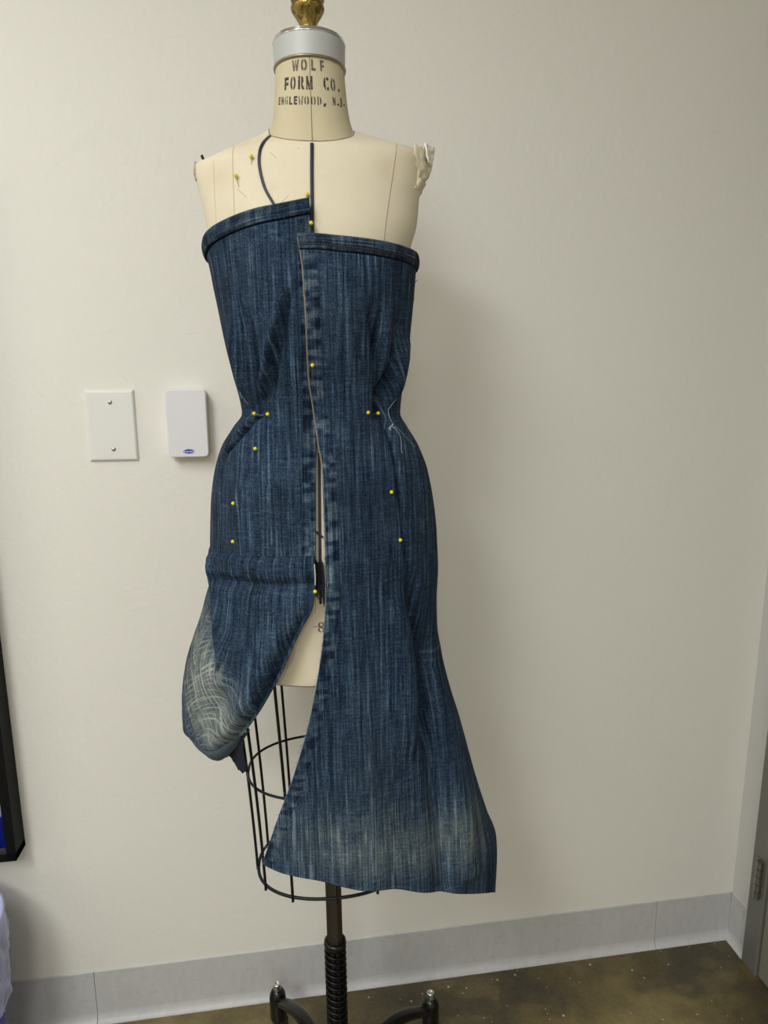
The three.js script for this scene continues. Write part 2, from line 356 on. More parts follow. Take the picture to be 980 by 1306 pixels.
// black style tapes on the linen
function tape(path, w, zf, name, parent, mat) {      // path of [x, y]
  const c = new THREE.CatmullRomCurve3(path.map(([x, y]) => V(x, y, 0)));
  const g = sheet((s, t) => {
    const p = c.getPoint(t), d = c.getTangent(t), k = (s - .5) * w, x = p.x + d.y * -k, y = p.y + d.x * k;
    return [x, y, zf(x, y) + .0009];
  }, 3, 70, .0009);
  return part(name, g, mat, parent);
}
tape([[.0026, 1.716], [.0012, 1.68], [.0004, 1.64], [-.0002, 1.596], [-.0004, 1.55]], .0045, bodyZ, 'style_tape', form, tapeMat);
tape([[-.0525, 1.7345], [-.0585, 1.7225], [-.0643, 1.7081], [-.0661, 1.6887], [-.0598, 1.6584], [-.0473, 1.6346], [-.043, 1.6266]], .0036, bodyZ, 'style_tape', form, tapeMat);
tape([[-.0005, 1.315], [-.0012, 1.2925], [-.0034, 1.208], [-.0054, 1.1078]], .0036, bodyZ, 'style_tape', form, tapeMat);
tape([[-.0085, 1.2105], [-.0035, 1.2055], [.001, 1.202]], .0028, bodyZ, 'style_tape', form, tapeMat);
// where the linen of the shoulder has torn open
const scrapMat = std({ color: 0xeeebda, roughness: .95 }), tornMat = std({ color: 0xd9cfb2, roughness: .9 });
{
  const edge = curve([[0, .1645], [.1, .168], [.3, .1705], [.55, .167], [.8, .160], [1, .1525]]);
  const g = sheet((s, t) => {
    const jag = (noise(t * 14, 2, 61) - .5) * .004;
    const x = lerp(.1415, edge(t) + jag, s), y = lerp(1.7345 - .006 * Math.sin(s * 3.1) - .004 * (1 - s), 1.672, t) + .003 * (noise(s * 7, t * 5, 66) - .5);
    return [x, y, .024 - .034 * s * s + .007 * (noise(s * 4, t * 6, 63) - .5) + .003 * Math.sin(t * 7 + s * 4)];
  }, 30, 36, .0018);
  part('torn_linen', g, tornMat, form, 'torn edge of the linen at one shoulder');
  const g2 = sheet((s, t) => [lerp(.1565 + .006 * t, .1735 - .004 * t, s) + .002 * (noise(s * 5, t * 6, 71) - .5), 1.7345 - .024 * t + .004 * (noise(s * 5, 1, 72) - .5) - .002 * (1 - s), .016 - .02 * s + .006 * (noise(s * 4, t * 5, 73) - .5) - .004 * t], 18, 18, .0025);
  part('torn_linen', g2, scrapMat, form);
  const g3 = sheet((s, t) => [-.157 - .0035 * Math.sin(t * 3.1) * s, lerp(1.7065, 1.683, t), .012 - .012 * s + .003 * (noise(s * 4, t * 9, 75) - .5)], 6, 12, .0025);
  part('torn_linen', g3, std({ color: 0xb39c80, roughness: .95 }), form);
  part('torn_linen', sheet((s, t) => [lerp(-.1455, -.1425, s), 1.7075 + .0015 * s - .002 * t + .001, .03 - .02 * t], 5, 4, .0015), black, form);
}
// metal cap and brass finial
part('neck_cap', new THREE.CylinderGeometry(.0486, .0478, .0285, 72, 1).translate(.003, 1.8405, 0), std({ color: 0xb4b5b2, roughness: .5, metalness: .12 }), form, 'silver painted metal collar');
part('cap_rim', mergeGeometries([new THREE.TorusGeometry(.0478, .0014, 10, 90).rotateX(Math.PI / 2).translate(.003, 1.8552, 0), new THREE.CylinderGeometry(.0474, .0484, .005, 72).translate(.003, 1.8572, 0)]), chrome, form);
part('cap_rim', lathe([[.0478, 1.8235], [.0492, 1.8245], [.0494, 1.8258], [.0484, 1.827]], 72).translate(.003, 0, 0), std({ color: 0x9c8f78, roughness: .3, metalness: .9 }), form);
{
  const g = lathe([[.001, 1.860], [.0128, 1.860], [.0132, 1.8625], [.0112, 1.864], [.0102, 1.868], [.0104, 1.872], [.0112, 1.873], [.0104, 1.8745], [.0108, 1.879], [.0135, 1.884], [.0172, 1.8895], [.0205, 1.8945], [.0224, 1.8985], [.0223, 1.9015], [.0205, 1.9035], [.019, 1.9045], [.0198, 1.906], [.0222, 1.909], [.0226, 1.912], [.0208, 1.9165], [.0165, 1.92], [.0125, 1.923], [.0118, 1.928], [.0142, 1.934], [.0142, 1.94], [.0095, 1.947], [.001, 1.95]], 60);
  const p = g.attributes.position;
  for (let i = 0; i < p.count; i++) {                               // eight flat facets on the cup
    const y = p.getY(i), x = p.getX(i), z = p.getZ(i), a = Math.atan2(x, z), k = sstep(1.876, 1.882, y) * (1 - sstep(1.893, 1.898, y));
    const f = 1 - k * .05 * (1 - Math.abs(Math.cos(a * 4))); p.setXYZ(i, x * f, y, z * f);
  }
  g.computeVertexNormals(); g.translate(.0025, 0, 0);
  const [brC, brB] = bake(256, 256, (u, v) => { const n = fbm(u * 14, v * 14, 81), m = fbm(u * 40, v * 40, 85); const k = .75 + .5 * n - .35 * sstep(.55, .7, m); return [150 * k, 128 * k, 70 * k, m]; }, true);
  part('finial', g, std({ map: brC, bumpMap: brB, bumpScale: .0006, roughness: .34, metalness: .9 }), form, 'aged brass finial');
}
// wire cage below the torso
const cA = curve([[.985, .149], [.9, .142], [.79, .134], [.7, .129], [.615, .1255]]), cBf = curve([[.985, .112], [.79, .099], [.615, .094]]);
const cagePt = (f, y) => { const s = Math.sin(f), c = Math.cos(f); return [cA(y) * Math.sign(s) * Math.abs(s) ** .9, y, cBf(y) * Math.sign(c) * Math.abs(c) ** .85]; };
{
  for (let k = 0; k < 12; k++) {
    const f = k * Math.PI / 6 + .03, pts = []; for (let i = 0; i <= 10; i++) pts.push(cagePt(f, lerp(.99, .607, i / 10)));
    part('cage_wire', tube(pts, .0023, 30, 8), wireMat, form);
  }
  for (const [y, r] of [[.79, .0021], [.614, .0026]]) { const pts = []; for (let k = 0; k < 48; k++) { const p = cagePt(k / 48 * 2 * Math.PI, y); p[0] *= .985; p[2] *= .985; pts.push(p); } part('cage_ring', tube(pts, r, 140, 8, true), wireMat, form); }
}
// telescoping pole, spring, hub, legs on casters
part('pole', new THREE.CylinderGeometry(.0145, .0145, .84, 8, 1).rotateY(.35).translate(0, .65, 0).toNonIndexed(), std({ color: 0x4c4740, roughness: .36, metalness: .8, flatShading: true }), form, 'worn bronze coloured steel pole');
part('sleeve', lathe([[.0155, .10], [.0135, .10], [.0135, .438], [.0185, .439], [.0198, .445], [.019, .4505], [.0155, .4515]], 32), ironMat, form);
{
  const pts = [], T = 20; for (let i = 0; i <= T * 14; i++) { const a = i / 14 * 2 * Math.PI, y = lerp(.44, .185, i / (T * 14)), r = .0168 + .003 * sstep(.28, .2, y); pts.push([r * Math.sin(a), y, r * Math.cos(a)]); }
  part('spring', tube(pts, .0028, T * 20, 8), std({ color: 0x141414, roughness: .25, metalness: .7 }), form);
}
part('hub', lathe([[.001, .075], [.03, .075], [.036, .09], [.036, .15], [.03, .165], [.023, .185], [.0235, .2], [.017, .203]], 40), ironMat, form);
for (const deg of [209.0, 131.2, 29.0, -48.8]) {
  const a = deg * Math.PI / 180, sx = Math.sin(a), cz = Math.cos(a), R = .2625;
  const at = (r, y) => [sx * r, y, cz * r];
  const leg = part('leg', sheet((s, t) => {                        // arched cast leg of flat oval section
    const r = lerp(.03, R - .006, t), y = .125 + .055 * Math.sin(Math.PI * t) ** .9 * (1 - .25 * t) - .03 * t, w = lerp(.014, .011, t), h = lerp(.019, .0125, t), q = s * 2 * Math.PI;
    return [sx * r + cz * w * Math.cos(q), y + h * Math.sin(q), cz * r - sx * w * Math.cos(q)];
  }, 20, 36, .003), ironMat, form);
  part('caster_post', lathe([[.001, .052], [.0165, .052], [.018, .056], [.018, .104], [.0168, .113], [.013, .121], [.0075, .126], [.001, .127]], 28).translate(sx * R, 0, cz * R), ironMat, leg);
  part('post_nut', mergeGeometries([new THREE.TorusGeometry(.0058, .0024, 10, 20).rotateX(Math.PI / 2).translate(sx * R, .1375, cz * R), new THREE.CylinderGeometry(.0058, .008, .011, 16).translate(sx * R, .131, cz * R)]), chrome, leg);
  part('caster_wheel', mergeGeometries([new THREE.CylinderGeometry(.0245, .0245, .017, 32).rotateX(Math.PI / 2).rotateY(a + .6).translate(sx * R, .0245 + .003, cz * R), box(.012, .012, .03, sx * R, .05, cz * R)]), black, leg);
}

// ---------------------------------------------------------------- denim
function denimTone(u, v, fade, dark = 0) {             // u across the grain, v along it, metres
  const w1 = noise(u / .0011, v / .028, 101), w2 = noise(u / .0021, v / .11, 102), w3 = noise(u / .006, v / .5, 103);
  const f1 = noise(u / .010, v / .0012, 104), f2 = noise(u / .03, v / .003, 105);
  const gr = hash(Math.floor(u / .00058), Math.floor(v / .00058), 106);
  const g2 = hash(Math.floor(u / .00115), Math.floor(v / .00125), 109);
  const slub = sstep(.62, .92, w1 * .5 + w2 * .5), pick = sstep(.72, .95, f1 * .6 + f2 * .4);
  let t = .12 + .70 * (w1 * .48 + w2 * .40 + w3 * .12) + .15 * slub + .18 * f1 + .18 * pick * (.4 + fade) + .30 * (gr - .5) + .24 * (g2 - .5) - .225;
  t = clamp(t + fade * (.38 + .25 * slub) - dark);
  const blot = .92 + .2 * noise(u / .03, v / .05, 107);
  const r = lerp(5, 94, t) * blot, g = lerp(16, 116, t) * blot, b = lerp(32, 136, t) * blot;
  const y = fade * .8;                                             // worn places turn towards ecru
  return [lerp(r, r * 1.2 + 12, y), lerp(g, g * 1.06 + 6, y), lerp(b, b * .88, y), .25 + .35 * (w1 * .5 + w2 * .5) + .2 * f1 + .15 * gr];
}
const arc = (Y, phi, A0 = aL, A1 = aR, B = bG) => {                // length along the ring from the front centre
  let L = 0, px = 0, pz = B(Y); const n = 24;
  for (let i = 1; i <= n; i++) { const f = phi * i / n, s = Math.sin(f), c = Math.cos(f), x = (s < 0 ? A0(Y) : A1(Y)) * s, z = (c > 0 ? B(Y) : bBack(Y)) * c; L += Math.hypot(x - px, z - pz); px = x; pz = z; }
  return Math.sign(phi) * L;
};
// folds: line of (x, y), amplitude along it, width, sharpness of the two flanks
const FOLDS = [];
function fold(side, pts, amps, w, l = 1, r = 1, endTop = .03, endBot = .03) {
  const fx = curve(pts.map(([x, y]) => [y, x])), y1 = Math.max(...pts.map((p) => p[1])), y0 = Math.min(...pts.map((p) => p[1]));
  const fa = curve(amps.map((a, i) => [lerp(y1, y0, i / (amps.length - 1)), a]));
  FOLDS.push({ side, fx, fa, y0, y1, w, l, r, endTop, endBot });
}
// right half, bodice: the dart gathers at the waist pins
fold('R', [[.069, 1.54], [.0695, 1.50], [.0755, 1.455], [.079, 1.41], [.0775, 1.356]], [-.001, -.007, -.013, -.015, -.013], .0115, .25, 1, .05, .012);
fold('R', [[.0935, 1.5196], [.0905, 1.4491], [.0840, 1.3856]], [.001, .0035, .004], .005);
fold('R', [[.1165, 1.53], [.1065, 1.4495], [.094, 1.4015], [.081, 1.358]], [-.002, -.008, -.013, -.010], .0075, .8, .8, .05, .012);
fold('R', [[.1255, 1.49], [.1146, 1.42], [.102, 1.3732]], [.001, .005, .004], .005);
// right half, skirt: one long dart edge that opens into a deep fold
fold('R', [[.0772, 1.3673], [.0935, 1.3362], [.1027, 1.2874], [.1069, 1.2439], [.1112, 1.1883], [.121, 1.1284]], [-.008, -.006, -.0055, -.0045, -.0045, -.006], .0075, .16, 1, .008, .03);
fold('R', [[.117, 1.16], [.1245, 1.1], [.1335, 1.04], [.1405, .9776], [.1445, .9055], [.149, .8307]], [-.002, -.008, -.016, -.024, -.022, -.008], .0155, .42, 1.1, .04, .1);
fold('R', [[.098, 1.13], [.1107, 1.0604], [.1175, .9862], [.12, .9024], [.122, .82]], [.001, .005, .008, .006, .001], .0125, 1.5, .7, .05, .08);
fold('R', [[.176, 1.04], [.1726, .96], [.1958, .7843], [.215, .62]], [0, .004, .006, .003], .022, 1, 1, .05, .02);
fold('R', [[.145, .95], [.165, .80], [.178, .62]], [-.002, -.008, -.005], .022, 1, 1, .08, .02);
fold('R', [[.0419, 1.0], [.0443, .8324], [.0465, .64]], [.001, .004, .002], .03, 1, 1, .1, .02);
fold('R', [[.085, .93], [.09, .80], [.1, .62]], [-.001, -.005, -.002], .024, 1, 1, .1, .02);
fold('R', [[.005, .98], [-.008, .8378], [-.02, .66]], [-.001, -.004, -.002], .024, 1, 1, .1, .02);
// left half
fold('L', [[-.094, 1.53], [-.0885, 1.49], [-.0860, 1.4508], [-.0840, 1.4095], [-.0850, 1.358]], [-.001, -.007, -.013, -.016, -.011], .0095, .9, .7, .05, .01);
fold('L', [[-.115, 1.50], [-.1043, 1.4202], [-.0935, 1.377]], [.001, .005, .004], .005);
fold('L', [[-.036, 1.545], [-.0448, 1.5077], [-.0578, 1.4599], [-.0695, 1.4146], [-.0766, 1.3753]], [.0005, .004, .0065, .0065, .004], .0048, 1.3, .6);
fold('L', [[-.020, 1.55], [-.0316, 1.5121], [-.0464, 1.4596], [-.0586, 1.4145], [-.0675, 1.3776]], [-.001, -.004, -.006, -.006, -.003], .0085, .6, 1.3);
fold('L', [[-.084, 1.3690], [-.1021, 1.3476], [-.1207, 1.3274], [-.1371, 1.3081], [-.1481, 1.2804]], [-.007, -.006, -.005, -.004, -.001], .006, .35, 1, .006, .02);
fold('L', [[-.0888, 1.3225], [-.1136, 1.2494], [-.1194, 1.18]], [.0015, .0025, .002], .006, 1, .5);
fold('L', [[-.09, 1.372], [-.105, 1.352], [-.128, 1.33]], [.003, .004, .002], .007);
function dent(side, X, Y) {
  let d = 0;
  for (const f of FOLDS) {
    if (f.side !== side || Y > f.y1 + .01 || Y < f.y0 - .01) continue;
    const e = sstep(f.y1, f.y1 - f.endTop, Y) * sstep(f.y0, f.y0 + f.endBot, Y); if (!e) continue;
    const t = X - f.fx(Y), w = f.w * (t < 0 ? f.l : f.r); d += 1.9 * f.fa(Y) * e * Math.exp(-(t * t) / (w * w));
  }
  d += .0022 * (fbm(X * 22 + 3, Y * 9, side === 'R' ? 120 : 130) - .5);
  if (side === 'R' && Y < 1.03 && X > .1) d += (1 - sstep(.158, .176, X)) * -.0035 * Math.exp(-(((Y - .995 + (X - .13) * .55) / .006) ** 2)) * sstep(.125, .14, X) + 0 * Math.exp(-(((Y - 1.006 + (X - .13) * .55) / .004) ** 2)) * sstep(.125, .14, X);
  return d;
}
function ringPoint(side, Y, phi, off) {
  const s = Math.sin(phi), c = Math.cos(phi), a = s < 0 ? aL(Y) : aR(Y), b = c > 0 ? bG(Y) : bBack(Y), x = a * s, z = b * c;
  let nx = x / (a * a), nz = z / (b * b); const l = Math.hypot(nx, nz); nx /= l; nz /= l;
  const d = off + (c > -.2 ? dent(side, x, Y) * sstep(-.2, .1, c) : 0);
  return [x + nx * d, Y, z + nz * d, nx, nz];
}
const phiAt = (X, Y) => Math.asin(clamp(X / (X < 0 ? aL(Y) : aR(Y)), -1, 1));
const topR = curve([[-.019, 1.5936], [.0008, 1.5936], [.0306, 1.5915], [.0611, 1.5902], [.093, 1.5885], [.1161, 1.587], [.1365, 1.5855], [.143, 1.583]]);
const topL = curve([[-.15, 1.598], [-.1432, 1.6065], [-.1319, 1.6121], [-.1163, 1.617], [-.0943, 1.623], [-.0682, 1.6287], [-.0378, 1.6333], [-.0027, 1.6399]]);
const edgeR = curve([[1.5926, -.019], [1.545, -.0135], [1.4783, -.012], [1.4292, -.0119], [1.3668, -.0057], [1.3353, -.0025], [1.2935, .0025], [1.2413, .003], [1.1881, .0034], [1.1215, .0025], [1.076, -.001], [1.0182, -.0093], [.9357, -.0264], [.8495, -.0521], [.7775, -.078], [.7017, -.1027], [.66, -.115]]);
const edgeL = curve([[1.66, -.003], [1.6389, -.0028], [1.6046, -.0008], [1.4973, -.0003], [1.351, -.0031], [1.2937, -.0059], [1.2099, -.0086], [1.1723, -.0098], [1.1, -.011]]);
const hemR = curve([[-.1027, .7017], [-.0812, .6976], [-.0519, .6945], [-.0176, .6868], [.0285, .6760], [.0876, .6595], [.1498, .6375], [.2187, .603], [.2594, .5693], [.272, .548], [.277, .533]]);
const PHR = 2.55, PHL = -2.6;
const phR = (Y, s) => lerp(phiAt(edgeR(Y), Y), PHR, s), phL = (Y, s) => lerp(phiAt(edgeL(Y), Y), PHL, s);
const yTopR = (s) => { let Y = 1.589; for (let k = 0; k < 2; k++) { const f = phR(Y, s); Y = f < 1.57 ? topR(aR(Y) * Math.sin(f)) : 1.583; } return Y; };
const yTopL = (s) => { let Y = 1.62; for (let k = 0; k < 3; k++) { const f = phL(Y, s); Y = f > -1.57 ? topL(aL(Y) * Math.sin(f)) : 1.598 - .01 * (-1.57 - f); } return Y; };
const yHemR = (s) => { let Y = .65; for (let k = 0; k < 6; k++) { const f = phR(Y, s); Y = f < 1.57 ? hemR((f < 0 ? aL(Y) : aR(Y)) * Math.sin(f)) : .533 + .02 * (f - 1.57); } return Y; };

const WR = { u0: -.16, du: .6, v0: .5, dv: 1.12 }, WL = { u0: -.36, du: .4, v0: 1.14, dv: .52 };
const edgeUR = curve(Array.from({ length: 60 }, (_, i) => { const Y = lerp(.66, 1.6, i / 59); return [Y, arc(Y, phiAt(edgeR(Y), Y))]; }));
const edgeUL = curve(Array.from({ length: 40 }, (_, i) => { const Y = lerp(1.14, 1.65, i / 39); return [Y, arc(Y, phiAt(edgeL(Y), Y))]; }));
const [dRc, dRb] = bake(1024, 1920, (a, b) => {
  const u = WR.u0 + a * WR.du, v = WR.v0 + b * WR.dv, d = u - edgeUR(v);
  const blob = (x, y, rx, ry) => Math.exp(-(((u - x) / rx) ** 2) - (((v - y) / ry) ** 2));
  let fade = .6 * blob(.035, .735, .085, .055) + .72 * blob(.225, .70, .06, .065) + .5 * blob(.13, .71, .07, .045) + .12 * blob(.05, .85, .09, .14) + .18 * blob(-.05, .75, .05, .05);
  fade += .1 * sstep(1.36, 1.33, v) * sstep(1.26, 1.33, v) * sstep(.0, .04, u) + .07 * blob(.03, 1.5, .06, .05);
  fade *= .75 + .5 * noise(u / .012, v / .02, 140);
  fade += .55 * Math.exp(-(((v - 1.003 + (u - .17) * .12) / .0022) ** 2)) * sstep(.165, .175, u) + .3 * Math.exp(-(((v - .989 + (u - .17) * .1) / .0018) ** 2)) * sstep(.168, .178, u);
  let dark = 0, bump = 0;
  if (d > -.003 && d < .021) {                                       // turned seam band along the opening
    const p = noise(v / .0065, d / .015, 150), q = noise(v / .0045, 3, 151), k = sstep(.02, .0165, d);
    fade += k * .45 * sstep(.5, .75, p) * (v > 1.02 ? 1 : .6); dark += k * .2 * sstep(.5, .25, p) + (d > .0155 && d < .0178 ? .06 : 0); bump += k * (.5 * p + .2 * q) - (d > .0155 && d < .0178 ? .3 : 0);
    if (d < .0012 && v > 1.2) { const c = denimTone(u, v, .3); return [lerp(c[0], 130, .5), lerp(c[1], 116, .5), lerp(c[2], 92, .5), 1]; }
  }
  const hem = v - hemR(clamp(u * .93, -.1, .26));
  if (hem < .004 && u < .3) fade += .15;
  const c = denimTone(u, v, clamp(fade, 0, .85), dark); c[3] = clamp(c[3] * .45 + bump * .6 + .1); return c;
});
const [dLc, dLb] = bake(768, 960, (a, b) => {
  const u = WL.u0 + a * WL.du, v = WL.v0 + b * WL.dv, d = edgeUL(v) - u;
  const blob = (x, y, rx, ry) => Math.exp(-(((u - x) / rx) ** 2) - (((v - y) / ry) ** 2));
  let fade = .10 * blob(-.09, 1.57, .07, .04) + .10 * blob(-.13, 1.24, .08, .1), dark = 0, bump = 0;
  fade *= .75 + .5 * noise(u / .012, v / .02, 160);
  if (d > -.003 && d < .021) {
    const p = noise(v / .0065, d / .015, 170), k = sstep(.02, .0165, d);
    fade += k * .38 * sstep(.5, .75, p); dark += k * .2 * sstep(.5, .25, p) + (d > .0155 && d < .0178 ? .06 : 0); bump += k * .5 * p;
  }
  const c = denimTone(u + .5, v, clamp(fade, 0, .85), dark); c[3] = clamp(c[3] * .45 + bump * .6 + .1); return c;
});
const denimMat = (map, bump, k = .0011) => phys({ map, bumpMap: bump, bumpScale: k, roughness: .95, specularIntensity: .3, sheen: .03, sheenRoughness: .6, sheenColor: new THREE.Color(0x6f87a5) });
const matR = denimMat(dRc, dRb), matL = denimMat(dLc, dLb);

const dress = thing('denim_dress', 'dark blue denim strapless dress of two cut jeans legs, pinned on the dress form', 'dress');
place(dress, 0, .52, 0);
const down = (g) => g.translate(0, -.52, 0);
const OFF_R = .003;
const panelR = part('panel', down(sheet((s, t) => {
  const ya = yTopR(s) - .011, yb = yHemR(s), Y = lerp(ya, yb, t), f = phR(Y, s), p = ringPoint('R', Y, f, OFF_R);
  const k = 1 + .0; return [p[0], p[1], p[2], (arc(Y, f) - WR.u0) / WR.du * k, (Y - WR.v0) / WR.dv];
}, 190, 430, .0018)), matR, dress, 'longer denim half with a flared hem and frayed front edge');
const panelL = part('panel', down(sheet((s, t) => {
  const ya = yTopL(1 - s) - .011, Y = lerp(ya, 1.16, t), f = phL(Y, 1 - s), p = ringPoint('L', Y, f, 0);
  return [p[0], p[1], p[2], (arc(Y, f) - WL.u0) / WL.du, (Y - WL.v0) / WL.dv];
}, 170, 200, .0018)), matL, dress, 'shorter denim half that is folded up at the hip');
// turned and stitched top edges
function bandTex(k, stitched) {
  return bake(1024, 64, (a, b) => {
    const u = a * .5, e = (1 - b) * .0165;
    const p = noise(u / .0055, e / .02 + u * 20, 180 + k), q = noise(u / .011, 1, 185 + k);
    const c = denimTone(e * 2 + k, u, .42 * sstep(.5, .85, p) + .05, .14 * sstep(.55, .2, q) + .03);
    c[3] = clamp(.25 + .6 * p + .2 * c[3]);
    if (e < .0013) return [lerp(c[0], 120, .35), lerp(c[1], 128, .35), lerp(c[2], 135, .35), .7];
    if (stitched && e > .0108 && e < .0134) { const on = (u / .0034 % 1) < .68 && Math.abs(e - .0121) < .0006; if (on) return [98, 83, 62, .7]; c[3] = .1; c[0] *= .55; c[1] *= .55; c[2] *= .55; return c; }
    if (e > .0155) { c[0] *= .45; c[1] *= .45; c[2] *= .5; c[3] = 0; }
    return c;
  });
}
function waistband(side, yTop, ph, off, mat, n) {
  return part('waistband', down(sheet((s, t) => {
    const q = side === 'R' ? s : 1 - s, Y = yTop(q) - .0165 * t, f = ph(Y, q), bulge = .0018 * Math.sin(Math.PI * clamp(t * 1.04)) ** .5;
    const p = ringPoint(side, Y, f, off + bulge + (t < .97 ? .0008 : -.0004)); return [p[0], p[1], p[2], (arc(Y, f) + .3) / .5, 1 - t];
  }, n, 12, .0036)), mat, dress);
}
{ const [c, b] = bandTex(1, true); waistband('R', yTopR, phR, OFF_R, denimMat(c, b, .0016), 190).userData.label = 'turned top edge with tan topstitching'; }
{ const [c, b] = bandTex(2, false); waistband('L', yTopL, phL, .0004, denimMat(c, b, .0016), 170).userData.label = 'puckered turned top edge'; }
// point on a half, for things that sit on it
function on(side, X, Y, off = 0) { const p = ringPoint(side, Y, phiAt(X, Y), (side === 'R' ? OFF_R : 0) + off); return p; }
// overlocked cut edge of the long half
const threadMat = std({ color: 0x9c8868, roughness: .9 }), paleThread = std({ color: 0xb9bfc2, roughness: .9 });
const edgeLine = (y0, y1, n) => { const o = []; for (let i = 0; i <= n; i++) { const Y = lerp(y0, y1, i / n), p = on('R', edgeR(Y), Y, -.0004); o.push([p[0] - .0003, Y - .52, p[2]]); } return o; };
part('overlock_edge', tube(edgeLine(1.592, 1.30, 60), .00055, 200, 6), threadMat, panelR, 'tan thread along the cut edge');
part('overlock_edge', tube(edgeLine(1.30, .705, 90), .0005, 240, 6), std({ color: 0x77818a, roughness: .9 }), panelR);
{
  const gs = [];                                                      // loose warp ends, too many to count
  for (let i = 0; i < 190; i++) {
    const Y = i < 60 ? lerp(1.24, 1.06, rnd()) : lerp(1.06, .71, rnd()), p = on('R', edgeR(Y), Y, 0), l = (i < 60 ? .0016 : .0014 + .005 * rnd() ** 4), dy = (rnd() - .8) * .005;
    gs.push(tube([[p[0] + .001, Y - .52, p[2] - .0006], [p[0] - l * .5, Y - .52 + dy * .3, p[2] + (rnd() - .5) * .002], [p[0] - l, Y - .52 + dy, p[2] + (rnd() - .5) * .003]], .00028, 4, 4));
  }
  const m = part('frayed_fringe', mergeGeometries(gs), std({ color: 0x7d8894, roughness: .95 }), panelR); m.userData.kind = 'stuff';
}
// raw dart edges and loose threads beside the waist
const loose = (side, pts, r, mat, parent) => part('loose_thread', tube(new THREE.CatmullRomCurve3(pts.map(([x, y]) => V(x, y, 0))).getPoints(28).map(({ x, y }, i) => { x += .0011 * (hash(i, Math.round(y * 1e4), 300) - .5); const p = on(side, x, y, .0016); return [p[0], y - .52, p[2]]; }), r, 90, 6), mat, parent);
loose('R', [[.1055, 1.3866], [.0995, 1.376], [.0965, 1.3683], [.1008, 1.3515], [.104, 1.345], [.109, 1.338], [.1125, 1.3305], [.1125, 1.323], [.1138, 1.3097]], .0005, paleThread, panelR);
loose('R', [[.0991, 1.3464], [.1066, 1.3456], [.1186, 1.3326], [.127, 1.325], [.1348, 1.3152]], .0005, paleThread, panelR);
loose('R', [[.102, 1.351], [.0985, 1.3455], [.1005, 1.343]], .0007, paleThread, panelR);
loose('L', [[-.1085, 1.41], [-.1035, 1.395], [-.0975, 1.382], [-.092, 1.373]], .0005, paleThread, panelL);
loose('L', [[-.1115, 1.42], [-.1085, 1.402], [-.1055, 1.39]], .00045, paleThread, panelL);
// ---- the leg folded up over the hip and hanging as a pouch
const aF = curve([[1.1561, .1735], [1.1475, .1804], [1.1287, .1755], [1.1111, .1754], [1.0888, .1828], [1.0574, .1931], [1.0232, .2049], [.99, .2155], [.9587, .2225], [.935, .2253], [.8947, .2269], [.8607, .2267], [.833, .2249]]);
const bF = curve([[1.2, .135], [1.17, .138], [1.1, .143], [1.0, .15], [.9, .155], [.85, .15], [.8, .14], [.7, .13]]);
const topF = curve([[-.178, 1.158], [-.1684, 1.1655], [-.1518, 1.173], [-.121, 1.1747], [-.0656, 1.1765], [-.0128, 1.1779], [0, 1.178]]);
const rightF = curve([[1.1747, -.0118], [1.1382, -.012], [1.1111, -.016], [1.0807, -.0319], [1.0508, -.0469], [1.0194, -.061], [.9882, -.0785], [.9584, -.0963], [.9331, -.1143], [.9128, -.1291], [.89, -.142]]);
const hemF = curve([[-.2260, .8825], [-.2147, .8863], [-.1969, .8905], [-.1764, .8927], [-.1572, .8985], [-.1423, .9063], [-.1289, .9164]]);
const creaseF = curve([[1.16, -.171], [1.1293, -.1663], [1.0966, -.1611], [1.0673, -.1569], [1.0309, -.155], [1.0016, -.1558], [.97, -.157]]);
const PHF = -1.75;
function flapRing(Y, phi, off = 0) {
  const s = Math.sin(phi), c = Math.cos(phi), a = aF(Y), b = c > 0 ? bF(Y) : .09, x = a * s;
  let z = b * c, nx = x / (a * a), nz = z / (b * b); const l = Math.hypot(nx, nz); nx /= l; nz /= l;
  const cr = creaseF(Y), deep = .034 * sstep(1.0, 1.08, Y) ** .7 + .02 * sstep(.982, 1.022, Y);
  const back = deep * sstep(.0012, -.0014, x - cr) * (1 - .3 * sstep(.0, .04, cr - x));
  let d = off + .004 * Math.exp(-(((x - cr - .006) / .006) ** 2)) * sstep(1.0, 1.05, Y);
  d += -.011 * Math.exp(-(((Y - 1.139 - .02 * (x + .08)) / .011) ** 2)) * sstep(-.165, -.14, x);      // hollow under the rolled top
  d += .010 * Math.exp(-(((x + .11) / .04) ** 2) - (((Y - 1.03) / .07) ** 2)) + .006 * Math.exp(-(((x + .17) / .03) ** 2) - (((Y - .93) / .045) ** 2));
  const diag = (x - rightF(Y)); d += -.012 * Math.exp(-(((diag + .006) / .007) ** 2)) * sstep(1.13, 1.06, Y) + .009 * Math.exp(-(((diag + .027) / .013) ** 2)) * sstep(1.13, 1.05, Y) - .006 * Math.exp(-(((diag + .056) / .013) ** 2)) * sstep(1.09, 1.03, Y) * sstep(.93, .97, Y);
  d += .005 * (fbm(x * 24 + 9, Y * 16, 200) - .5);
  d += .003 * Math.sin((x * .8 + Y) * 95) * Math.exp(-(((x + .13) / .04) ** 2) - (((Y - 1.0) / .05) ** 2));
  return [x + nx * d, Y, z + nz * d - back, nx, nz];
}
const phF0 = (Y) => Math.asin(clamp(rightF(Y) / aF(Y), -1, 1));
const WF = { u0: -.34, du: .36, v0: .84, dv: .36 };
const arcF = (Y, f) => arc(Y, f, aF, aF, bF);
const yTopF = (s) => { let Y = 1.172; for (let k = 0; k < 4; k++) { const f = lerp(phF0(Y), PHF, s); Y = f > -1.5 ? topF(aF(Math.min(Y, 1.156)) * Math.sin(f)) : 1.158; } return Y; };
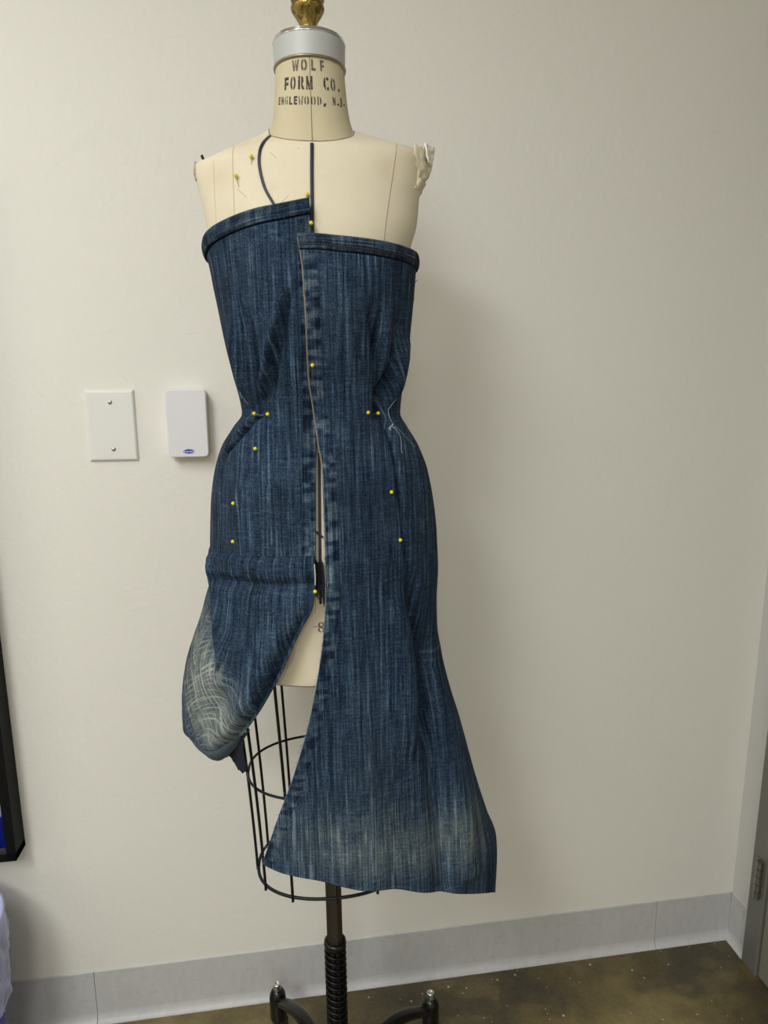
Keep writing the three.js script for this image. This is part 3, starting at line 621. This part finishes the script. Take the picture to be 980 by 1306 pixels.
const yHemF = (s) => { let Y = .9; for (let k = 0; k < 8; k++) { const f = lerp(phF0(Y), PHF, s); Y = lerp(Y, f > -1.5 ? hemF(aF(Y) * Math.sin(f)) : .8825, .7); } return Y; };
const [dFc, dFb] = bake(704, 704, (a, b) => {
  let u = WF.u0 + a * WF.du, v = WF.v0 + b * WF.dv;
  const blob = (x, y, rx, ry) => Math.exp(-(((u - x) / rx) ** 2) - (((v - y) / ry) ** 2));
  const diagD = clamp((v - .90) / .25);
  let fade = 1.3 * blob(-.19, .955, .05, .055) + .7 * blob(-.225, 1.02, .045, .07) + .5 * blob(-.15, .94, .04, .04) + .06 * blob(-.05, 1.1, .06, .05);
  fade *= .78 + .45 * noise(u / .012, v / .012, 210);
  const lobe = sstep(1.08, .98, v) * sstep(-.10, -.20, u), k = Math.max(lobe, sstep(-.205, -.225, u)), below = sstep(1.02, .93, v);
  const U = u + (.85 * k + .25 * below * (1 - k)) * (v - .95), Vv = v - (.6 * k - .25 * below * (1 - k)) * (u + .2) + below * .8 * (u + .17) ** 2;
  const c = denimTone(U + 1.3, Vv, clamp(fade, 0, .9), .0);
  if (fade > .12) {                                                   // worn slubs show as a pale net of threads
    const n1 = Math.max(sstep(.62, .85, noise(U / .0014, Vv / .03, 212)), sstep(.62, .85, noise(U / .03, Vv / .0014, 213))), q = n1 * clamp(fade * 1.3) * .56;
    c[0] = lerp(c[0], 178, q); c[1] = lerp(c[1], 176, q); c[2] = lerp(c[2], 156, q);
  }
  c[3] *= .5; return c;
});
const matF = denimMat(dFc, dFb, .0009);
const ROLL = .17;
const flap = part('folded_flap', down(sheet((s0, t) => {
  const s = 1 - s0, Yt = yTopF(s), Yb = yHemF(s), r = .0125 * (s > .8 ? lerp(1, .65, (s - .8) / .2) : 1);
  if (t < ROLL) {                                                     // rolled top: up the back and over
    const a = lerp(-1.3, Math.PI / 2, t / ROLL), Y = Yt - r + r * Math.cos(a), f = lerp(phF0(Yt), PHF, s);
    const p = flapRing(Yt - r, f, 0), dep = -r + r * Math.sin(a);
    return [p[0] + p[3] * dep, Y, p[2] + p[4] * dep, (arcF(Yt - r, f) - WF.u0) / WF.du, (Yt - r + r * Math.PI / 2 - r * a - WF.v0) / WF.dv];
  }
  const q = (t - ROLL) / (1 - ROLL), Y = lerp(Yt - r, Yb, q), f = lerp(phF0(Y), PHF, s), p = flapRing(Y, f);
  return [p[0], p[1], p[2], (arcF(Y, f) - WF.u0) / WF.du, (Y - WF.v0) / WF.dv];
}, 220, 240, .002)), matF, dress, 'leg turned up at the hip, hanging as a worn pouch');
// hem of the pouch: smooth grey inner side, then a dark torn end
const botF = curve([[-.2255, .872], [-.2122, .868], [-.2001, .8565], [-.1832, .8585], [-.1616, .8715], [-.1457, .8895], [-.1291, .914]]);
const hemMat = (() => { const [c, b] = bake(256, 128, (u, v) => { const k = .9 + .25 * fbm(u * 8, v * 6, 221) + .12 * (hash(Math.floor(u * 256), Math.floor(v * 128), 5) - .5); return [80 * k, 92 * k, 104 * k, noise(u * 90, v * 50, 222)]; }, true); return denimMat(c, b, .0005); })();
part('hem_facing', down(sheet((s, t) => {
  const x0 = lerp(-.2245, -.130, s), ya = hemF(x0) + .004, yb = Math.min(botF(x0), ya - .001), Y = lerp(ya, yb, t), f = Math.asin(clamp(x0 / aF(Y), -1, 1)), p = flapRing(ya, Math.asin(clamp(x0 / aF(ya), -.995, .995)), -.0018);
  const k = .002 * t + .02 * t * t * t; return [p[0] - p[3] * k, Y, p[2] - p[4] * k];
}, 60, 16, .0016)), hemMat, dress, 'smooth grey blue inside of the hem');
part('hem_stitching', tube(Array.from({ length: 24 }, (_, i) => { const x = lerp(-.223, -.131, i / 23), Y = hemF(x) + .0025, p = flapRing(Y, Math.asin(clamp(x / aF(Y), -.995, 1)), .0004); return [p[0], Y - .52, p[2]]; }), .0008, 80, 6), std({ color: 0x3a4a5e, roughness: .9 }), flap);
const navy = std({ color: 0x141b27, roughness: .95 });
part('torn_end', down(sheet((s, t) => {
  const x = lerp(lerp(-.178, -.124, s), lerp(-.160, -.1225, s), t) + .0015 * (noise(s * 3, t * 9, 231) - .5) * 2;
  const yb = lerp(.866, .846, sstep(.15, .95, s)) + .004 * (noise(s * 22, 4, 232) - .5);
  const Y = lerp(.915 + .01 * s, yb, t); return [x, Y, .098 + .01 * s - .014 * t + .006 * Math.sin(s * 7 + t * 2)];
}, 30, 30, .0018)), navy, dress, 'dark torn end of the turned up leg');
// frayed dark strips hanging in the opening
for (let k = 0; k < 6; k++) {
  const x0 = -.0098 + k * .0019, y1 = 1.171 - .002 * (k % 2), y0 = 1.108 + .012 * noise(k * 3.3, 1, 240) - .006 * (k > 3 ? 1 : 0);
  part('frayed_strip', down(sheet((s, t) => { const w = .0017 * (1 - .6 * t * t), x = x0 + (s - .5) * w * 1.6 + .0012 * Math.sin(t * 5 + k); return [x, lerp(y1, y0, t), bodyZ(x, lerp(y1, y0, t)) + .0035 + .0012 * (k % 3) + .001 * Math.sin(t * 9 + k)]; }, 3, 20, .0007)), k % 3 ? navy : std({ color: 0x0d0e14, roughness: .9 }), dress);
}
loose('R', [[.0045, 1.136], [.0055, 1.142], [.0075, 1.143]], .0004, threadMat, panelR);
part('overlock_edge', tube([[-.0122, 1.172, .1415], [-.0119, 1.155, .1432], [-.0121, 1.143, .1425]].map(([x, y, z]) => [x + .0006, y - .52, z]), .0007, 20, 6), std({ color: 0xc9c6b8, roughness: .9 }), flap);

// ---------------------------------------------------------------- pins
const pinYellow = phys({ color: 0xe0cf1a, roughness: .3, clearcoat: .4 }), steel = std({ color: 0x9a9a96, roughness: .25, metalness: 1 });
const proto = new THREE.Group();
part('head', new THREE.SphereGeometry(.00265, 20, 14), pinYellow, proto);
part('shaft', new THREE.CylinderGeometry(.00035, .0002, .03, 8).translate(0, -.0165, 0), steel, proto);
const bodyPoint = (X, Y) => { const a = X < 0 ? bodyL(Y) : bodyR(Y), z = bodyZ(X, Y), b = bodyB(Y); const n = V(X / a / a, 0, z / b / b).normalize(); return [X, Y, z, n.x, n.z]; };
const above = (side, X, Y) => { const a = X < 0 ? aL(Y) : aR(Y), z = bG(Y) * Math.sqrt(1 - (X / a) ** 2), n = V(X / a / a, 0, z / bG(Y) ** 2).normalize(); return [X, Y, z, n.x, n.z]; };   // across a gathered fold
let firstPin = true;
function pin(p, lift, dir, label) {                 // p: [x, y, z, nx, nz]; dir: turn of the shaft in the surface, dive: how steeply it enters
  const o = firstPin ? proto : proto.clone(); firstPin = false;
  o.name = numbered('dress_pin'); scene.add(o);
  o.userData = { label, category: 'pin', group: 'yellow headed dressmaking pins' };
  const n = V(p[3], 0, p[4]).normalize(), up = V(0, 1, 0), side = new THREE.Vector3().crossVectors(up, n);
  const along = up.clone().multiplyScalar(Math.cos(dir[0])).addScaledVector(side, Math.sin(dir[0])).addScaledVector(n, dir[1]).normalize();
  o.position.copy(toWorld(p[0] + n.x * lift, p[1], p[2] + n.z * lift));
  const q = new THREE.Quaternion().setFromUnitVectors(V(0, 1, 0), along), f = new THREE.Quaternion().setFromEuler(FORM.rotation);
  o.quaternion.copy(f.multiply(q));
}
pin(bodyPoint(-.0753, 1.6985), .004, [.05, .18], 'yellow pin in the bare linen right beside the curved black neck tape');
pin(bodyPoint(-.0958, 1.6755), .004, [-.2, .18], 'yellow pin in the bare linen nearest the shoulder, lower of the two chest pins');
pin(bodyPoint(-.0055, 1.6485), .003, [.08, .15], 'yellow pin in linen just above the top corner of the shorter denim half');
pin(on('L', -.0015, 1.6096), .0035, [.05, .3], 'yellow pin at the front edge of the shorter half, just above the other top edge');
pin(on('R', -.0055, 1.4331), .0025, [.05, .3], 'yellow pin alone on the front overlap above the waist');
pin(above('L', -.0887, 1.3692), .001, [-1.4, .25], 'yellow pin in the deepest waist fold of the shorter denim half');
pin(on('L', -.0679, 1.369), .0025, [1.45, .25], 'yellow pin at the waist of the shorter half, nearer the front opening');
pin(on('R', .0657, 1.369), .0025, [-1.4, .25], 'yellow pin at the waist of the longer half, nearer the front opening');
pin(above('R', .083, 1.367), .001, [1.4, .25], 'yellow pin at the waist of the longer half, nearer the pale loose threads');
pin(on('R', .1302, 1.5733), .003, [-1.2, .2], 'yellow pin at the end of the tan topstitched top edge');
pin(on('L', -.0868, 1.3225), .0025, [.28, .2], 'yellow pin on the shorter half, first one below the waist');
pin(on('L', -.1174, 1.2478), .0025, [-.05, .2], 'yellow pin on the shorter half, midway between waist and rolled fold');
pin(on('L', -.122, 1.1939), .0025, [-.02, .2], 'yellow pin directly above the rolled fold of the shorter half');
pin([-.0120, 1.1345, .1425, 0, 1], .0015, [.02, .12], 'yellow pin on the corner of the folded flap beside the dark frayed strips');
pin(on('R', .0956, 1.2594), .0025, [-.05, .2], 'upper of two yellow pins along the dart below the waist of the longer half');
pin(on('R', .1067, 1.1912), .0025, [-.02, .2], 'lower of two yellow pins along the dart below the waist of the longer half');
pin([.1475, 1.579, .004, 1, 0], .0005, [.35, .9], 'yellow pin sticking out at the side just below the top edge, uppermost in profile');
pin([.1415, 1.528, .004, 1, 0], .001, [.6, 1.4], 'yellow pin sticking out at the side of the bust, lower one in profile');
pin([-.1095, 1.367, .006, -1, 0], .001, [.3, 1.2], 'yellow pin peeking out at the outer waist of the shorter half');
pin([.1205, 1.393, -.006, 1, 0], .0005, [.3, 1.2], 'yellow pin peeking out at the outer edge just above the waist of the longer half');
// a bent pin shaft without a visible head at the side
{
  const o = thing('bent_wire_pin', 'bent steel pin poking from the side seam between two yellow pins', 'pin'); place(o, .141, 1.549, .0);
  part('shaft', tube([[-.004, -.003, 0], [0, 0, 0], [.004, .001, .001], [.007, .004, .001]], .0006, 16, 6), steel, o);
  part('tip', new THREE.ConeGeometry(.0006, .004, 6).rotateZ(-.9).translate(.0085, .0052, .001), steel, o);
}

// ---------------------------------------------------------------- things on the wall
{
  const t = thing('blank_switch_plate', 'glossy white wall plate with two screws, left of the white sensor box', 'wall plate'); t.position.set(-.3165, 1.3288, 0);
  const w = .0885, h = .1336, s = new THREE.Shape(); const b = .0048;
  s.moveTo(-w / 2 + b, -h / 2 + b); s.lineTo(w / 2 - b, -h / 2 + b); s.lineTo(w / 2 - b, h / 2 - b); s.lineTo(-w / 2 + b, h / 2 - b); s.closePath();
  const g = new THREE.ExtrudeGeometry(s, { depth: .0012, bevelEnabled: true, bevelThickness: .0048, bevelSize: b, bevelSegments: 4 }); g.translate(0, 0, .0004);
  const [, pb] = bake(128, 128, (u, v) => [0, 0, 0, fbm(u * 3, v * 3, 250)]); 
  part('plate', g, phys({ color: 0xe0dfda, roughness: .2, clearcoat: .6, clearcoatRoughness: .06 }), t);
  for (const y of [.0438, -.0446]) {
    const sc = part('screw', new THREE.SphereGeometry(.0042, 20, 12, 0, 2 * Math.PI, 0, Math.PI / 2).scale(1, .55, 1).rotateX(Math.PI / 2).translate(.001, y, .0062), std({ color: 0xc9c7c0, roughness: .22, metalness: .8 }), t);
    part('slot', box(.0064, .0009, .0008, 0, 0, 0).rotateZ(.7).translate(.001, y, .0084), black, sc);
  }
}
{
  const t = thing('wall_thermostat', 'white rounded wall sensor box with a small blue oval badge', 'thermostat'); t.position.set(-.1747, 1.3322, 0);
  const w = .0743, h = .1266, r = .0075, s = new THREE.Shape();
  const x = w / 2 - .0015, y = h / 2 - .0015;
  s.moveTo(-x + r, -y); s.lineTo(x - r, -y); s.quadraticCurveTo(x, -y, x, -y + r); s.lineTo(x, y - r); s.quadraticCurveTo(x, y, x - r, y); s.lineTo(-x + r, y); s.quadraticCurveTo(-x, y, -x, y - r); s.lineTo(-x, -y + r); s.quadraticCurveTo(-x, -y, -x + r, -y);
  const g = new THREE.ExtrudeGeometry(s, { depth: .026, bevelEnabled: true, bevelThickness: .0015, bevelSize: .0015, bevelSegments: 3, curveSegments: 10 }); g.translate(0, 0, .0015);
  part('cover', g, phys({ color: 0xdedce0, roughness: .3, clearcoat: .3, clearcoatRoughness: .1 }), t);
  const c = document.createElement('canvas'); c.width = 256; c.height = 128; const q = c.getContext('2d');
  q.fillStyle = '#1b2a9c'; q.fillRect(0, 0, 256, 128); q.strokeStyle = '#c8cdea'; q.lineWidth = 4; q.beginPath(); q.ellipse(128, 64, 118, 55, 0, 0, 7); q.stroke();
  q.fillStyle = '#e8ebff'; q.font = 'italic bold 62px serif'; q.textAlign = 'center'; q.textBaseline = 'middle'; q.fillText('Carrier', 128, 66);
  const ct = new THREE.CanvasTexture(c); ct.colorSpace = THREE.SRGBColorSpace;
  const e = new THREE.CylinderGeometry(1, 1, .0008, 40).rotateX(Math.PI / 2).scale(.0102, .0044, 1);
  const p = e.attributes.position, uv = e.attributes.uv; for (let i = 0; i < p.count; i++) uv.setXY(i, p.getX(i) / .0204 + .5, p.getY(i) / .0088 + .5);
  part('badge', e.translate(.0008, -.0525, .0292), std({ map: ct, roughness: .3 }), t, 'blue oval badge with white script');
}
{
  const t = thing('wall_mirror', 'tall mirror in a thick black frame at the left edge', 'mirror'); t.position.set(-.818, .4577, 0);
  const w = .52, h = 1.35, d = .05, f = .0185, fm = phys({ color: 0x0b0b0c, roughness: .6, specularIntensity: .35 });
  part('frame_rail', rbox(w, f, d, .0015, 0, f / 2, d / 2 + .001), fm, t); part('frame_rail', rbox(w, f, d, .0015, 0, h - f / 2, d / 2 + .001), fm, t);
  part('frame_stile', rbox(f, h, d, .0015, w / 2 - f / 2, h / 2, d / 2 + .001), fm, t); part('frame_stile', rbox(f, h, d, .0015, -w / 2 + f / 2, h / 2, d / 2 + .001), fm, t);
  part('glass', box(w - 2 * f + .004, h - 2 * f + .004, .005, 0, h / 2, .038), std({ color: 0xe8ecec, metalness: 1, roughness: .015 }), t);
  part('backing', box(w - .01, h - .01, .012, 0, h / 2, .008), std({ color: 0x3a332c, roughness: .9 }), t);
}
{
  const t = thing('waste_bin', 'blue waste bin with a white plastic liner folded over its rim', 'bin'); t.position.set(-.681, 0, .165);
  part('bin_body', lathe([[.001, .004], [.092, .004], [.096, .012], [.118, .395], [.122, .405], [.118, .41], [.1145, .402], [.093, .016], [.001, .014]], 56), std({ color: 0x2236a8, roughness: .45 }), t);
  const liner = sheet((s, t2) => {
    const a = s * 2 * Math.PI, wr = noise(Math.cos(a) * 9 + 20, t2 * 9 + Math.sin(a) * 9, 260) - .5, wr2 = noise(Math.cos(a) * 30 + 40, t2 * 14 + Math.sin(a) * 30, 262) - .5;
    let r, y; if (t2 < .25) { const q = t2 / .25; r = lerp(.111, .1265, q); y = lerp(.40, .418, Math.sin(q * Math.PI / 2)); } else { const q = (t2 - .25) / .75; r = lerp(.1265, .1165, q) + .002; y = lerp(.418, .225 + .012 * wr * 2, q); r += (wr * .010 + wr2 * .005) * Math.min(1, q * 4); }
    return [r * Math.sin(a), y, r * Math.cos(a)];
  }, 150, 50, .0006);
  part('bin_liner', liner, phys({ color: 0xc3cbee, roughness: .35, transmission: .35, thickness: 0 }), t, 'translucent white plastic liner');
}

renderer.render(scene, camera);
